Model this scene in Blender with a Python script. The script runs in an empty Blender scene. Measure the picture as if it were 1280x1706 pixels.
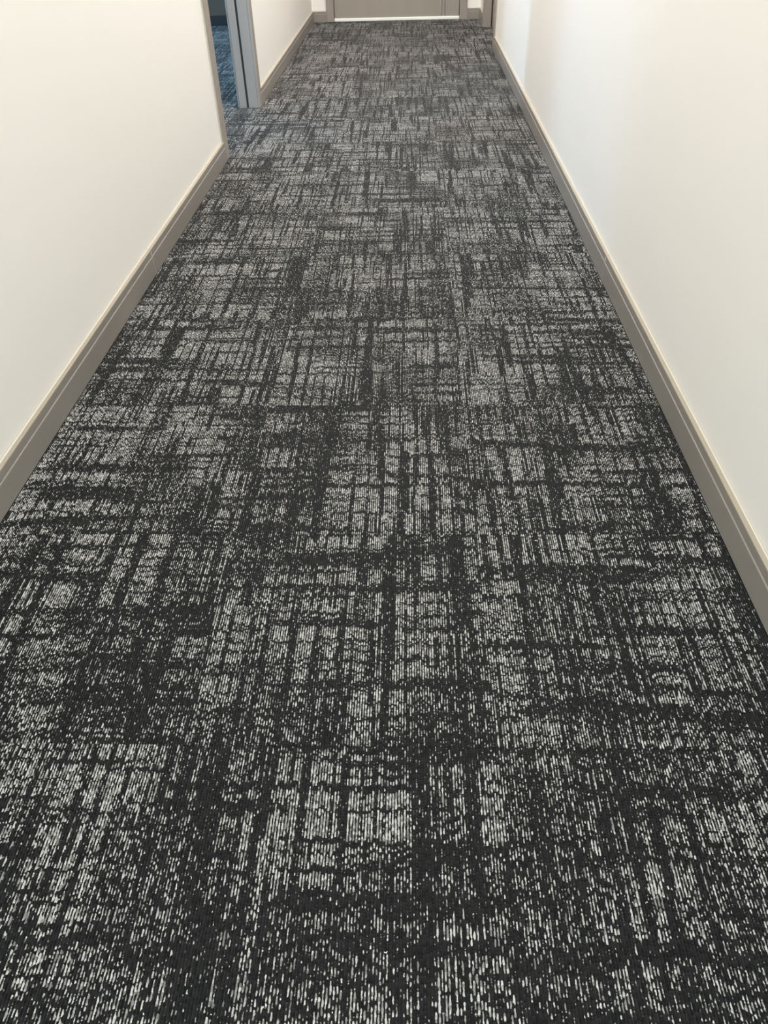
import bpy, bmesh, math
from mathutils import Matrix, Vector

S = bpy.context.scene
COL = S.collection

# ------------------------------------------------------------------ camera
FPX, PITCH, YAW, ROLL = 1271.15, 0.697944, -0.0440355, -0.0290077
cam_d = bpy.data.cameras.new('camera')
cam = bpy.data.objects.new('camera', cam_d)
COL.objects.link(cam)
cam_d.sensor_fit = 'VERTICAL'
cam_d.sensor_height = 36.0
cam_d.sensor_width = 27.0
cam_d.lens = FPX / 1706.0 * 36.0
cam_d.clip_start = 0.02
fwd = Vector((math.sin(YAW) * math.cos(PITCH), math.cos(YAW) * math.cos(PITCH), -math.sin(PITCH)))
rgt = Vector((math.cos(YAW), -math.sin(YAW), 0))
up = rgt.cross(fwd)
r2 = rgt * math.cos(ROLL) + up * math.sin(ROLL)
u2 = up * math.cos(ROLL) - rgt * math.sin(ROLL)
M = Matrix.Identity(4)
for i in range(3):
    M[i][0], M[i][1], M[i][2] = r2[i], u2[i], -fwd[i]
M[0][3], M[1][3], M[2][3] = 0.113, 0.0, 1.050
cam.matrix_world = M
S.camera = cam

# ------------------------------------------------------------------ world and lights
world = bpy.data.worlds.new('world')
S.world = world
world.use_nodes = True
bg = world.node_tree.nodes['Background']
bg.inputs['Color'].default_value = (0.50, 0.72, 1.0, 1)
bg.inputs['Strength'].default_value = 1.0

def area(name, loc, rot, sx, sy, watts, color, spread=math.pi):
    d = bpy.data.lights.new(name, 'AREA')
    d.shape = 'RECTANGLE'
    d.size, d.size_y = sx, sy
    d.energy, d.color, d.spread = watts, color, spread
    o = bpy.data.objects.new(name, d)
    o.location, o.rotation_euler = loc, rot
    COL.objects.link(o)
    return o

WARM = (1.0, 0.955, 0.90)
for yy, w in ((2.2, 9), (4.3, 17.5), (6.8, 20)):
    area('ceiling_panel_light', (0, yy, 2.78), (0, 0, 0), 1.2, 1.6, w, WARM)
# unseen cool fill added at the near end to even out the walls
area('near_end_fill', (0, -1.9, 1.3), (math.pi / 2, 0, 0), 1.3, 2.2, 25, (0.86, 0.98, 1.0))
DAY = (0.40, 0.70, 1.0)
# daylight at the two side-room windows
area('window_daylight', (-4.47, 1.92, 1.25), (0, -math.pi / 2, 0), 1.9, 0.34, 52, DAY)
area('window_daylight', (-4.47, 7.50, 1.25), (0, -math.pi / 2, 0), 1.9, 0.95, 22, DAY)
area('side_room_fill', (-2.6, 6.4, 2.78), (0, 0, 0), 1.2, 1.2, 32, DAY)  # added overhead fill to brighten the side room carpet

S.view_settings.view_transform = 'Standard'
S.view_settings.look = 'None'
S.view_settings.gamma = 1.0
S.view_settings.use_curve_mapping = False
S.view_settings.exposure = 1.70

# ------------------------------------------------------------------ layout (metres; carpet surface is z = 0)
XL, XR = -177 / 232, 173 / 232          # faces of the two long baseboards
WL, WR = XL - 0.015, XR + 0.015         # wall faces
YF, YE = -2.0, 8.27                     # near and far end of the corridor
H = 2.80
TH = 0.15                               # wall thickness
ROOM_X, ROOM_Y0, ROOM_Y1 = -4.6, 0.4, 8.22
L0, L1 = 3.945, 4.962                   # left doorway
R0, R1 = 6.77, 7.775                    # right doorway
DOOR_H = 2.1
ROW = 0.1796                            # carpet joints run across at ROW + 0.5 n
BT = 0.086                              # baseboard height
CAS = 0.068                             # casing width

# ------------------------------------------------------------------ helpers
def link(name, mesh, parent=None):
    o = bpy.data.objects.new(name, mesh)
    COL.objects.link(o)
    if parent is not None:
        o.parent = parent
    return o

def empty(name, label, cat):
    o = bpy.data.objects.new(name, None)
    o.empty_display_size = 0.1
    COL.objects.link(o)
    tag(o, label, cat)
    return o

def tag(o, label, cat, kind='structure'):
    o['label'], o['category'], o['kind'] = label, cat, kind

def bm_box(bm, a, b, bevel=0.0):
    a, b = Vector(a), Vector(b)
    lo = Vector([min(a[i], b[i]) for i in range(3)])
    hi = Vector([max(a[i], b[i]) for i in range(3)])
    r = bmesh.ops.create_cube(bm, size=1.0)
    for v in r['verts']:
        v.co = Vector([(lo[i] + hi[i]) / 2 + v.co[i] * (hi[i] - lo[i]) for i in range(3)])
    if bevel:
        es = list({e for v in r['verts'] for e in v.link_edges})
        bmesh.ops.bevel(bm, geom=es, offset=bevel, segments=1, affect='EDGES')

def finish(name, bm, mat, parent=None):
    me = bpy.data.meshes.new(name)
    bm.normal_update()
    bm.to_mesh(me)
    bm.free()
    me.materials.append(mat)
    return link(name, me, parent)

def boxes(name, lst, mat, parent=None, bevel=0.0):
    bm = bmesh.new()
    for a, b in lst:
        bm_box(bm, a, b, bevel)
    return finish(name, bm, mat, parent)

def extrude_profile(name, prof, p0, p1, out, mat, parent=None):
    """prof: (distance out of the wall, height) points; swept from p0 to p1 (floor points on the wall face)."""
    p0, p1, out = Vector(p0), Vector(p1), Vector(out)
    bm = bmesh.new()
    ring0 = [bm.verts.new(p0 + out * d + Vector((0, 0, z))) for d, z in prof]
    ring1 = [bm.verts.new(p1 + out * d + Vector((0, 0, z))) for d, z in prof]
    n = len(prof)
    for i in range(n):
        j = (i + 1) % n
        bm.faces.new((ring0[i], ring0[j], ring1[j], ring1[i]))
    bm.faces.new(ring0[::-1])
    bm.faces.new(ring1)
    bmesh.ops.recalc_face_normals(bm, faces=bm.faces)
    return finish(name, bm, mat, parent)

# ------------------------------------------------------------------ materials
class N:
    """small node builder"""
    def __init__(self, name):
        self.m = bpy.data.materials.new(name)
        self.m.use_nodes = True
        self.t = self.m.node_tree
        self.b = self.t.nodes['Principled BSDF']
    def new(self, kind, **kw):
        n = self.t.nodes.new(kind)
        for k, v in kw.items():
            setattr(n, k, v)
        return n
    def put(self, sock, v):
        if isinstance(v, bpy.types.NodeSocket):
            self.t.links.new(v, sock)
        else:
            sock.default_value = v
    def math(self, op, a, b=0.0, c=0.0, clamp=False):
        n = self.new('ShaderNodeMath', operation=op, use_clamp=clamp)
        for s, v in zip(n.inputs, (a, b, c)):
            self.put(s, v)
        return n.outputs[0]
    def vec(self, x, y, z=0.0):
        n = self.new('ShaderNodeCombineXYZ')
        for s, v in zip(n.inputs, (x, y, z)):
            self.put(s, v)
        return n.outputs[0]
    def noise(self, v, scale=1.0, detail=0.0, rough=0.5):
        n = self.new('ShaderNodeTexNoise', noise_dimensions='3D')
        self.put(n.inputs['Vector'], v)
        n.inputs['Scale'].default_value = scale
        n.inputs['Detail'].default_value = detail
        n.inputs['Roughness'].default_value = rough
        return n.outputs['Fac']
    def white(self, v):
        n = self.new('ShaderNodeTexWhiteNoise', noise_dimensions='3D')
        self.put(n.inputs['Vector'], v)
        return n
    def ramp(self, v, a, b, lo=0.0, hi=1.0):
        n = self.new('ShaderNodeMapRange', interpolation_type='SMOOTHSTEP')
        for s, x in zip(n.inputs, (v, a, b, lo, hi)):
            self.put(s, x)
        return n.outputs[0]
    def mix(self, f, a, b):
        n = self.new('ShaderNodeMix', data_type='RGBA')
        self.put(n.inputs['Factor'], f)
        self.put(n.inputs['A'] if False else n.inputs[6], a)
        self.put(n.inputs[7], b)
        return n.outputs[2]
    def bump(self, h, strength, dist):
        n = self.new('ShaderNodeBump')
        self.put(n.inputs['Height'], h)
        n.inputs['Strength'].default_value = strength
        n.inputs['Distance'].default_value = dist
        self.t.links.new(n.outputs[0], self.b.inputs['Normal'])
    def pos(self):
        return self.new('ShaderNodeNewGeometry').outputs['Position']
    def xyz(self, v):
        n = self.new('ShaderNodeSeparateXYZ')
        self.put(n.inputs[0], v)
        return n.outputs

def plain(name, col, rough=0.5, var=0.0, scale=6.0, stretch=(1, 1, 1), bump=0.0, bscale=400, metal=0.0):
    k = N(name)
    k.b.inputs['Roughness'].default_value = rough
    k.b.inputs['Metallic'].default_value = metal
    p = k.pos()
    mp = k.new('ShaderNodeMapping')
    k.put(mp.inputs['Vector'], p)
    mp.inputs['Scale'].default_value = stretch
    f = k.noise(mp.outputs[0], scale, 3.0)
    c1 = tuple(c * (1 - var) for c in col) + (1,)
    c2 = tuple(min(1, c * (1 + var)) for c in col) + (1,)
    k.put(k.b.inputs['Base Color'], k.mix(f, c1, c2))
    if bump:
        k.bump(k.noise(p, bscale, 2.0), bump, 0.001)
    return k.m

M_WALL = plain('cream_wall_paint', (0.80, 0.773, 0.735), 0.55, 0.015, 1.3, bump=0.12, bscale=90)
M_CEIL = plain('ceiling_paint', (0.85, 0.84, 0.81), 0.8, 0.01)
M_BASE = plain('taupe_baseboard', (0.235, 0.215, 0.192), 0.38, 0.10, 14, (1, 0.12, 1), 0.08, 500)
M_FRAME = plain('taupe_door_frame', (0.29, 0.25, 0.222), 0.42, 0.07, 20, (1, 1, 0.12), 0.06, 500)
M_LEAF = plain('taupe_door_leaf', (0.285, 0.255, 0.225), 0.45, 0.06, 16, (1, 1, 0.1), 0.06, 500)
M_TOP = plain('raw_cream_edge', (0.33, 0.285, 0.225), 0.6, 0.05, 10)
M_CAULK = plain('white_sealant', (0.52, 0.49, 0.43), 0.45, 0.03, 60)
M_FILL = plain('pale_joint_filler', (0.50, 0.45, 0.41), 0.7, 0.05)
M_SEAL_GAP = plain('black_seal_and_gap', (0.012, 0.012, 0.012), 0.6, 0.1)
M_SLAB = plain('dark_underlay', (0.012, 0.012, 0.012), 0.9, 0.1)
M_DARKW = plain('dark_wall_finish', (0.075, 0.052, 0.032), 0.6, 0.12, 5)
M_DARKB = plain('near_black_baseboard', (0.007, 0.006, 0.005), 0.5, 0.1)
M_FOOT = plain('pale_foot_strip', (0.86, 0.87, 0.83), 0.3, 0.03, 30)
M_WHITE = plain('white_window_frame', (0.8, 0.8, 0.8), 0.4, 0.01)
M_METAL = plain('satin_metal', (0.6, 0.59, 0.57), 0.3, 0.02, metal=1.0)
M_LINT = plain('pale_lint', (0.75, 0.72, 0.64), 0.9, 0.05)

def glass():
    k = N('window_glass')
    k.t.nodes.remove(k.b)
    out = k.t.nodes['Material Output']
    tr = k.new('ShaderNodeBsdfTransparent')
    gl = k.new('ShaderNodeBsdfGlossy')
    gl.inputs['Roughness'].default_value = 0.02
    fr = k.new('ShaderNodeFresnel')
    fr.inputs['IOR'].default_value = 1.45
    mx = k.new('ShaderNodeMixShader')
    k.t.links.new(fr.outputs[0], mx.inputs[0])
    k.t.links.new(tr.outputs[0], mx.inputs[1])
    k.t.links.new(gl.outputs[0], mx.inputs[2])
    k.t.links.new(mx.outputs[0], out.inputs['Surface'])
    return k.m
M_GLASS = glass()

def carpet():
    k = N('charcoal_plaid_loop_carpet')
    x, y, z = k.xyz(k.pos())
    loc = k.new('ShaderNodeObjectInfo').outputs['Location']
    tile = k.xyz(k.white(loc).outputs['Color'])
    ox, oy, oz = (k.math('MULTIPLY', tile[i], 40.0) for i in range(3))
    # every ridge is one yarn, every yarn a row of loops
    ri = k.math('FLOOR', k.math('MULTIPLY_ADD', x, 232.0, 0.0))
    rr = k.white(k.vec(ri, 3.3, 0)).outputs['Value']
    ly = k.math('MULTIPLY_ADD', y, 210.0, k.math('MULTIPLY', rr, 7.0))
    lj = k.math('FLOOR', ly)
    xs = k.math('ADD', k.math('MULTIPLY', ri, 1 / 232.0), ox)
    # wobble so that edges of bands are slightly ragged
    wob = k.math('MULTIPLY', k.math('SUBTRACT', rr, 0.5), 0.010)
    ys = k.math('ADD', k.math('ADD', y, oy), wob)
    # the print is built of short straight strokes: cells along each stroke, ragged at their ends
    rw = k.white(k.vec(lj, ri, 8.1)).outputs['Value']
    xw = k.math('ADD', xs, k.math('MULTIPLY', rw, 0.012))
    def cells(v, n):
        return k.math('DIVIDE', k.math('FLOOR', k.math('MULTIPLY', v, n)), n)
    def field(u, v, sx, sy, dz):
        return k.noise(k.vec(k.math('MULTIPLY', u, sx), k.math('MULTIPLY', v, sy), k.math('ADD', oz, dz)), 1.0, 0.0)
    yb, yt = cells(ys, 9.0), cells(ys, 14.0)
    xb, xt = cells(xw, 14.0), cells(xw, 20.0)
    v1 = k.ramp(field(xs, yb, 46, 2.0, 0.37), 0.30, 0.42)      # broad strokes along the corridor
    v2 = k.ramp(field(xs, yt, 130, 3.6, 5.37), 0.35, 0.44)     # thin ones
    h1 = k.ramp(field(xb, ys, 2.6, 40, 9.37), 0.30, 0.42)      # broad strokes across
    h2 = k.ramp(field(xt, ys, 5.0, 125, 14.37), 0.35, 0.44)    # thin ones
    cl = k.ramp(field(xs, ys, 6.0, 4.5, 20.0), 0.32, 0.58, 0.50, 1.0)
    d = k.math('MULTIPLY', k.math('MINIMUM', v1, v2), k.math('MINIMUM', h1, h2))
    d = k.math('MULTIPLY', d, cl)
    d = k.math('MULTIPLY_ADD', d, 0.70, 0.255)
    # dashes: light yarn surfaces in short runs along the crown of its own ridge
    wn = k.white(k.vec(ri, lj, 1.7))
    run = k.noise(k.vec(k.math('MULTIPLY_ADD', ri, 7.37, oy), k.math('MULTIPLY', ys, 105.0), oz), 1.0, 2.0, 0.65)
    dash = k.math('MULTIPLY_ADD', k.math('SUBTRACT', wn.outputs['Value'], 0.5), 0.34, k.ramp(run, 0.24, 0.76))
    wander = k.noise(k.vec(k.math('MULTIPLY', ri, 5.13), k.math('MULTIPLY', y, 190.0), 4.4), 1.0, 1.0)
    cen = k.math('MULTIPLY_ADD', k.math('SUBTRACT', wander, 0.5), 0.55, 0.5)
    cr = k.math('ABSOLUTE', k.math('SUBTRACT', k.math('FRACT', k.math('MULTIPLY', x, 232.0)), cen))
    crown = k.math('MULTIPLY', k.math('POWER', cr, 2.0), 5.0)  # fades to dark pile base; groove shade is put into the colour too
    lit = k.ramp(k.math('SUBTRACT', k.math('SUBTRACT', d, dash), crown), -0.04, 0.06)
    wc = k.xyz(wn.outputs['Color'])
    bright = k.ramp(wc[1], 0.0, 1.0, 0.15, 0.48)
    lightc = k.new('ShaderNodeCombineColor')
    for s, f in zip(lightc.inputs, (1.0, 0.985, 0.95)):
        k.put(s, k.math('MULTIPLY', bright, f))
    darkv = k.ramp(wc[2], 0.0, 1.0, 0.005, 0.015)
    darkc = k.new('ShaderNodeCombineColor')
    for s, f in zip(darkc.inputs, (0.96, 0.98, 1.0)):
        k.put(s, k.math('MULTIPLY', darkv, f))
    k.put(k.b.inputs['Base Color'], k.mix(lit, lightc.outputs[0] if False else darkc.outputs[0], lightc.outputs[0]))
    k.b.inputs['Roughness'].default_value = 1.0
    k.b.inputs['Specular IOR Level'].default_value = 0.1
    k.b.inputs['Sheen Weight'].default_value = 0.09
    k.b.inputs['Sheen Roughness'].default_value = 0.5
    fy = k.math('FRACT', ly)
    loop = k.math('SINE', k.math('MULTIPLY', fy, math.pi))
    k.bump(k.math('ADD', loop, k.math('MULTIPLY', wc[0], 0.8)), 0.6, 0.0010)
    return k.m
M_CARPET = carpet()

# ------------------------------------------------------------------ floor: slab and carpet tiles
floor = empty('floor', 'corridor floor of charcoal and pale grey plaid loop carpet tiles between cream walls', 'floor')
boxes('floor_slab', [((ROOM_X - 0.2, YF - 0.2, -0.15), (WR + 1.2, YE + 0.4, -0.0075))], M_SLAB, floor)

P = 1 / 232.0
PROF = ((0.0, -0.0034), (0.18, -0.0014), (0.38, -0.0001), (0.62, -0.0001), (0.82, -0.0014))
tile_cache = {}
def tile_mesh(w, l):
    """ribbed loop-pile tile, w across the ribs, l along them; origin at its near left corner"""
    key = (round(w, 4), round(l, 4))
    if key in tile_cache:
        return tile_cache[key]
    n = max(1, round(w / P))
    g = 0.0006
    xs, zs = [], []
    for i in range(n):
        for f, z in PROF:
            xs.append((i + f) * P); zs.append(z)
    xs.append(n * P); zs.append(PROF[0][1])
    xs[0] += g; xs[-1] -= g
    verts, faces = [], []
    m = len(xs)
    for yy in (g, l - g):
        verts += [(a, yy, b) for a, b in zip(xs, zs)]
    for i in range(m - 1):
        faces.append((i, i + 1, m + i + 1, m + i))
    top = len(faces)
    b = len(verts)
    verts += [(a, yy, b_) for yy in (g, l - g) for a, b_ in zip(xs, zs)]
    c = len(verts)
    verts += [(xs[0], g, -0.0074), (xs[-1], g, -0.0074), (xs[0], l - g, -0.0074), (xs[-1], l - g, -0.0074)]
    faces.append(tuple([c, c + 1] + [b + i for i in range(m - 1, -1, -1)]))
    faces.append(tuple([c + 3, c + 2] + [b + m + i for i in range(m)]))
    faces.append((c, b, b + m, c + 2))
    faces.append((c + 1, c + 3, b + m + m - 1, b + m - 1))
    me = bpy.data.meshes.new('carpet_tile')
    me.from_pydata(verts, [], faces)
    for i, p in enumerate(me.polygons):
        p.use_smooth = i < top
    me.materials.append(M_CARPET)
    tile_cache[key] = me
    return me

def lay(x0, x1, y0, y1):
    if x1 - x0 < 0.01 or y1 - y0 < 0.01:
        return
    o = link('carpet_tile', tile_mesh(x1 - x0, y1 - y0), floor)
    o.location = (x0, y0, 0)

def rows(y0, y1):
    n = math.floor((y0 - ROW) / 0.5)
    while ROW + 0.5 * n < y1 - 1e-6:
        yield max(y0, ROW + 0.5 * n), min(y1, ROW + 0.5 * (n + 1))
        n += 1

for a, b in rows(-0.9, YE):
    for x0, x1 in ((XL, -0.25), (-0.25, 0.25), (0.25, XR)):
        lay(x0, x1, a, b)
DX = -208 / 232                                       # room side of the left doorway
for a, b in rows(L0 + 0.001, L1 - 0.001):             # in the doorway itself
    lay(DX, XL, a, b)
for a, b in rows(ROOM_Y0 + 0.002, ROOM_Y1 - 0.016):
    x = DX
    for x0 in (-1.25, -1.75, -2.25, -2.75, -3.25, -3.75, -4.25, -1063 / 232):
        lay(x0, x, a, b)
        x = x0
for a, b in rows(R0 + 0.001, R1 - 0.001):
    lay(XR, XR + 25 / 232, a, b)

# ------------------------------------------------------------------ walls and ceiling
Z0 = -0.0074
def wall(name, lst, label, mat=M_WALL):
    o = boxes(name, lst, mat)
    tag(o, label, 'wall')
    return o

WLO = DX                                               # room face of the left wall
wall('wall_left', [((WLO, YF, Z0), (WL, L0 - 0.02, H)), ((WLO, L1 + 0.02, Z0), (WL, YE, H)),
                   ((WLO, L0 - 0.02, DOOR_H + 0.02), (WL, L1 + 0.02, H))],
     'cream painted left wall, broken by the open doorway to the blue lit room')
wall('wall_right', [((WR, YF, Z0), (WR + TH, R0 - 0.02, H)), ((WR, R1 + 0.02, Z0), (WR + TH, YE, H)),
                    ((WR, R0 - 0.02, DOOR_H + 0.02), (WR + TH, R1 + 0.02, H))],
     'cream painted right wall with bluish daylight across its far end')
D0, D1 = -0.577, 0.570                                 # far doorway
wall('wall_back', [((WL, YE, Z0), (D0 - 0.02, YE + TH, H)), ((D1 + 0.02, YE, Z0), (WR, YE + TH, H)),
                   ((D0 - 0.02, YE, DOOR_H + 0.02), (D1 + 0.02, YE + TH, H))],
     'narrow cream wall strips either side of the taupe double door closing the corridor')
wall('wall_front', [((WL, YF - TH, Z0), (WR, YF, H))], 'unseen cream wall added behind the viewpoint to bounce light')  # added to close the corridor behind the camera so light bounces
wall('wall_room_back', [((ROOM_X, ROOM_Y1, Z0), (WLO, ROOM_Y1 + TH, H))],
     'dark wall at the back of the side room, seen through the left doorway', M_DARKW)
wall('wall_room_front', [((ROOM_X, ROOM_Y0 - TH, Z0), (WLO, ROOM_Y0, H))], 'side room wall hidden behind the cream left wall')
WIN = ((1.70, 2.14), (6.98, 8.02))
wz0, wz1 = 0.25, 2.25
wl = []
y = ROOM_Y0
for a, b in WIN:
    wl.append(((ROOM_X - TH, y, Z0), (ROOM_X, a, H)))
    wl.append(((ROOM_X - TH, a, Z0), (ROOM_X, b, wz0)))
    wl.append(((ROOM_X - TH, a, wz1), (ROOM_X, b, H)))
    y = b
wl.append(((ROOM_X - TH, y, Z0), (ROOM_X, ROOM_Y1, H)))
wall('wall_room_left', wl, 'window wall of the side room, hidden behind the cream left wall')
for i, (a, b) in enumerate(WIN):
    w = empty('window_%d' % (i + 1), 'tall side room window out of view', 'window')
    fx0, fx1 = ROOM_X - 0.11, ROOM_X - 0.06
    boxes('window_frame', [((fx0, a, wz0), (fx1, a + 0.04, wz1)), ((fx0, b - 0.04, wz0), (fx1, b, wz1)),
                           ((fx0, a + 0.04, wz0), (fx1, b - 0.04, wz0 + 0.04)), ((fx0, a + 0.04, wz1 - 0.04), (fx1, b - 0.04, wz1))], M_WHITE, w)
    boxes('pane', [((fx0 + 0.02, a + 0.041, wz0 + 0.041), (fx0 + 0.026, b - 0.041, wz1 - 0.041))], M_GLASS, w)
c = boxes('ceiling', [((ROOM_X - TH, YF - TH, H), (WR + TH, YE + TH, H + 0.1))], M_CEIL)
tag(c, 'plain ceiling over the corridor, out of view', 'ceiling')

# ------------------------------------------------------------------ baseboards
FACE = ((0.0, 0.001), (0.015, 0.001), (0.015, 0.0615), (0.0138, 0.0630), (0.0128, 0.0632), (0.0128, BT - 0.0045), (0.0, BT - 0.0045))
TOPE = ((0.0, BT - 0.0045), (0.0128, BT - 0.0045), (0.0128, BT - 0.0012), (0.0116, BT), (0.0, BT))
BEAD = ((0.0, BT), (0.0034, BT), (0.0014, BT + 0.0016), (0.0, BT + 0.0045))
def baseboard(name, runs, label, joints=()):
    """runs: (p0, p1, out of wall); each run is one board with its raw top edge and sealant bead"""
    r = empty(name, label, 'baseboard')
    for p0, p1, out in runs:
        b = extrude_profile('board', FACE, p0, p1, out, M_BASE, r)
        t = extrude_profile('top_edge', TOPE, p0, p1, out, M_TOP, r)
        t['label'] = 'pale cream top edge'
        s = extrude_profile('sealant_bead', BEAD, p0, p1, out, M_CAULK, r)
        s['label'] = 'thin white sealant line against the wall'
    for p, out in joints:
        p, out = Vector(p), Vector(out)
        j = boxes('joint_filler', [(p - Vector((0, 0.0007, 0)) + Vector((0, 0, 0.003)), p + Vector((0, 0.0007, BT - 0.006)) + out * 0.0153)], M_FILL, r)
        j['label'] = 'thin pale filler line in the board joint'
JL, JR = 2.53, 2.436
g = 0.0007
baseboard('baseboard_left', [((WL, YF, 0), (WL, JL - g, 0), (1, 0, 0)), ((WL, JL + g, 0), (WL, L0 - CAS, 0), (1, 0, 0)),
                             ((WL, L1 + CAS, 0), (WL, YE - 0.0155, 0), (1, 0, 0))],
          'taupe baseboard with cream top edge along the left wall', [((WL, JL, 0), (1, 0, 0))])
baseboard('baseboard_right', [((WR, YF, 0), (WR, JR - g, 0), (-1, 0, 0)), ((WR, JR + g, 0), (WR, R0 - CAS, 0), (-1, 0, 0)),
                              ((WR, R1 + CAS, 0), (WR, YE - 0.0155, 0), (-1, 0, 0))],
          'taupe baseboard with cream top edge along the right wall', [((WR, JR, 0), (-1, 0, 0))])
baseboard('baseboard_back', [((WL, YE, 0), (D0 - CAS - 0.003, YE, 0), (0, -1, 0)), ((D1 + CAS + 0.003, YE, 0), (WR, YE, 0), (0, -1, 0))],
          'two short taupe baseboard pieces beside the double door at the corridor end')
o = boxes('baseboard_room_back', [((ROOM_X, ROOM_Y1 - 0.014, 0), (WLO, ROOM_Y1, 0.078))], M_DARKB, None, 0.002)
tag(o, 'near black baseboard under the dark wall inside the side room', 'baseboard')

# ------------------------------------------------------------------ door frames
def side_frame(name, label, wx, s, y0, y1, depth):
    """frame lining a doorway in a long wall; wx = wall face, s = +1 when the corridor lies at larger x"""
    d = empty(name, label, 'door frame')
    f = wx + s * 0.015                                  # corridor face of the casing
    e = 0.0
    def X(t):                                           # t metres back from the casing face
        return f - s * t
    for sgn, ye in ((-1, y0), (1, y1)):
        boxes('casing', [((wx, ye, e), (f, ye + sgn * CAS, DOOR_H + CAS))], M_FRAME, d, 0.002)
        boxes('jamb', [((X(0.0152), ye, e), (X(0.070), ye + sgn * 0.018, DOOR_H))], M_FRAME, d, 0.001)
        q = boxes('seal_gap_strip', [((X(0.0705), ye + sgn * 0.005, e), (X(0.0815), ye + sgn * 0.018, DOOR_H))], M_SEAL_GAP, d)
        q['label'] = 'black seal line in the frame'
        boxes('door_stop', [((X(0.082), ye, e), (X(0.125), ye + sgn * 0.018, DOOR_H))], M_FRAME, d, 0.001)
        boxes('rear_jamb', [((X(0.1265), ye + sgn * 0.004, e), (X(depth), ye + sgn * 0.018, DOOR_H))], M_FRAME, d, 0.0015)
        bl = boxes('sealant_line', [((wx, ye + sgn * (CAS + 0.0002), BT + 0.002), (wx + s * 0.006, ye + sgn * (CAS + 0.007), DOOR_H + CAS))], M_CAULK, d)
        bl['label'] = 'white sealant line beside the frame'
    boxes('head_casing', [((wx, y0, DOOR_H), (f, y1, DOOR_H + CAS))], M_FRAME, d, 0.002)
    boxes('head_jamb', [((X(0.0152), y0, DOOR_H), (X(depth), y1, DOOR_H + 0.018))], M_FRAME, d)
    return d

side_frame('door_1', 'taupe frame of the open doorway in the left wall', WL, 1, L0, L1, 0.134)
dr = side_frame('door_2', 'taupe frame at the far end of the right wall', WR, -1, R0, R1, 0.165)
lf = boxes('door_leaf', [((XR + 0.13, R0 + 0.006, 0.006), (XR + 0.17, R1 - 0.006, DOOR_H - 0.003))], M_LEAF, dr, 0.002)

# far double door
dd = empty('door_3', 'taupe double door with a narrow side leaf closing the corridor end', 'door')
LEAFY = YE + 0.012
for sgn, xe in ((-1, D0), (1, D1)):
    boxes('casing', [((xe, YE - 0.016, 0), (xe + sgn * CAS, YE, DOOR_H + CAS))], M_FRAME, dd, 0.002)
    boxes('jamb', [((xe, YE + 0.0002, 0), (xe + sgn * 0.018, YE + 0.14, DOOR_H))], M_FRAME, dd)
boxes('head_casing', [((D0, YE - 0.016, DOOR_H), (D1, YE, DOOR_H + CAS))], M_FRAME, dd, 0.002)
boxes('head_jamb', [((D0, YE + 0.0002, DOOR_H), (D1, YE + 0.14, DOOR_H + 0.018))], M_FRAME, dd)
SPL = 0.423
big = boxes('door_leaf', [((D0 + 0.004, LEAFY, 0.028), (SPL - 0.0025, LEAFY + 0.045, DOOR_H - 0.004))], M_LEAF, dd, 0.003)
sm = boxes('side_leaf', [((SPL + 0.0025, LEAFY, 0.028), (D1 - 0.004, LEAFY + 0.045, DOOR_H - 0.004))], M_LEAF, dd, 0.003)
sm['label'] = 'narrow fixed leaf on the right'
boxes('cover_strip', [((SPL - 0.011, LEAFY - 0.0055, 0.032), (SPL + 0.011, LEAFY - 0.0002, DOOR_H - 0.006))], M_LEAF, big, 0.001)
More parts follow.
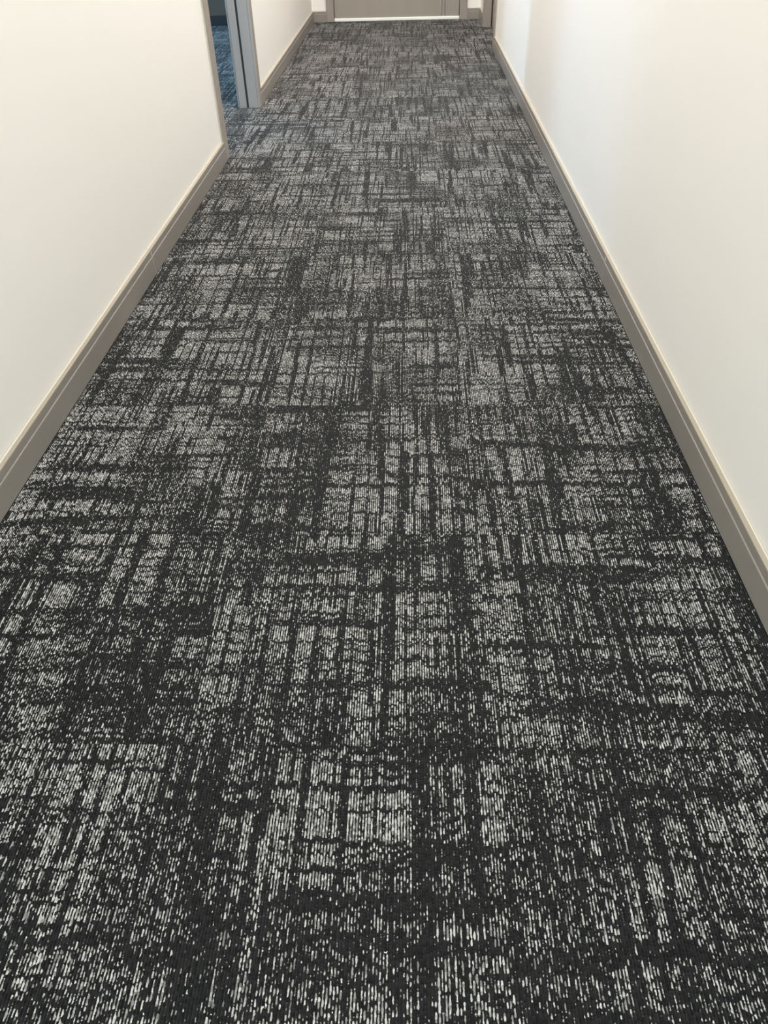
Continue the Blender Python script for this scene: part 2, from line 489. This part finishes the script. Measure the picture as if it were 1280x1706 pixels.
for x0, x1, y0, y1 in ((D0 + 0.0002, D0 + 0.0038, LEAFY + 0.004, LEAFY + 0.03), (D1 - 0.0038, D1 - 0.0002, LEAFY + 0.004, LEAFY + 0.03),
                       (SPL - 0.0145, SPL - 0.0113, LEAFY - 0.0016, LEAFY - 0.0002), (SPL + 0.0113, SPL + 0.0145, LEAFY - 0.0016, LEAFY - 0.0002)):
    q = boxes('seal_gap_strip', [((x0, y0, 0.030), (x1, y1, DOOR_H - 0.006))], M_SEAL_GAP, dd)  # black strips put in as gap shade; the jamb ones stop sky leaks
    q['label'] = 'thin black strip standing in for the dark door gap'
# lever handle (above the picture)
boxes('handle', [((SPL - 0.085, LEAFY - 0.008, 0.98), (SPL - 0.045, LEAFY - 0.0003, 1.14)),
                 ((SPL - 0.072, LEAFY - 0.05, 1.05), (SPL - 0.058, LEAFY - 0.008, 1.064)),
                 ((SPL - 0.19, LEAFY - 0.055, 1.05), (SPL - 0.058, LEAFY - 0.04, 1.066))], M_METAL, big, 0.002)
th = boxes('door_foot_strip', [((D0 + 0.001, YE - 0.004, 0.0006), (D1 - 0.001, YE + 0.075, 0.026))], M_FOOT, dd, 0.004)  # pale strip filling the foot of the door opening
th['label'] = 'pale strip under the door'

# ------------------------------------------------------------------ pale lint flecks lying on the near carpet
import random
rnd = random.Random(7)
bm = bmesh.new()
for i in range(46):
    x, y = rnd.uniform(-0.62, 0.66), 0.28 + 2.6 * rnd.random() ** 1.6
    a, l, w = rnd.uniform(0, 6.28), rnd.uniform(0.0018, 0.0055), rnd.uniform(0.0005, 0.0009)
    pts = []
    for j in range(4):                                   # a short bent fibre, three segments long
        t = a + (j - 1.5) * rnd.uniform(0.2, 0.6)
        pts.append(Vector((x + math.cos(t) * l * (j - 1.5) / 3, y + math.sin(t) * l * (j - 1.5) / 3, 0.0004 + 0.0006 * (j % 2))))
    for p, q in zip(pts[:-1], pts[1:]):
        d = (q - p).normalized()
        n = Vector((-d.y, d.x, 0)) * w / 2
        h = Vector((0, 0, w))
        ring = [[bm.verts.new(c + o) for o in (-n, n, n + h, -n + h)] for c in (p, q)]
        for k_ in range(4):
            bm.faces.new((ring[0][k_], ring[0][(k_ + 1) % 4], ring[1][(k_ + 1) % 4], ring[1][k_]))
        bm.faces.new(ring[0][::-1])
        bm.faces.new(ring[1])
bmesh.ops.recalc_face_normals(bm, faces=bm.faces)
lint = finish('carpet_lint', bm, M_LINT)
tag(lint, 'tiny pale lint flecks scattered on the near carpet', 'lint', 'stuff')
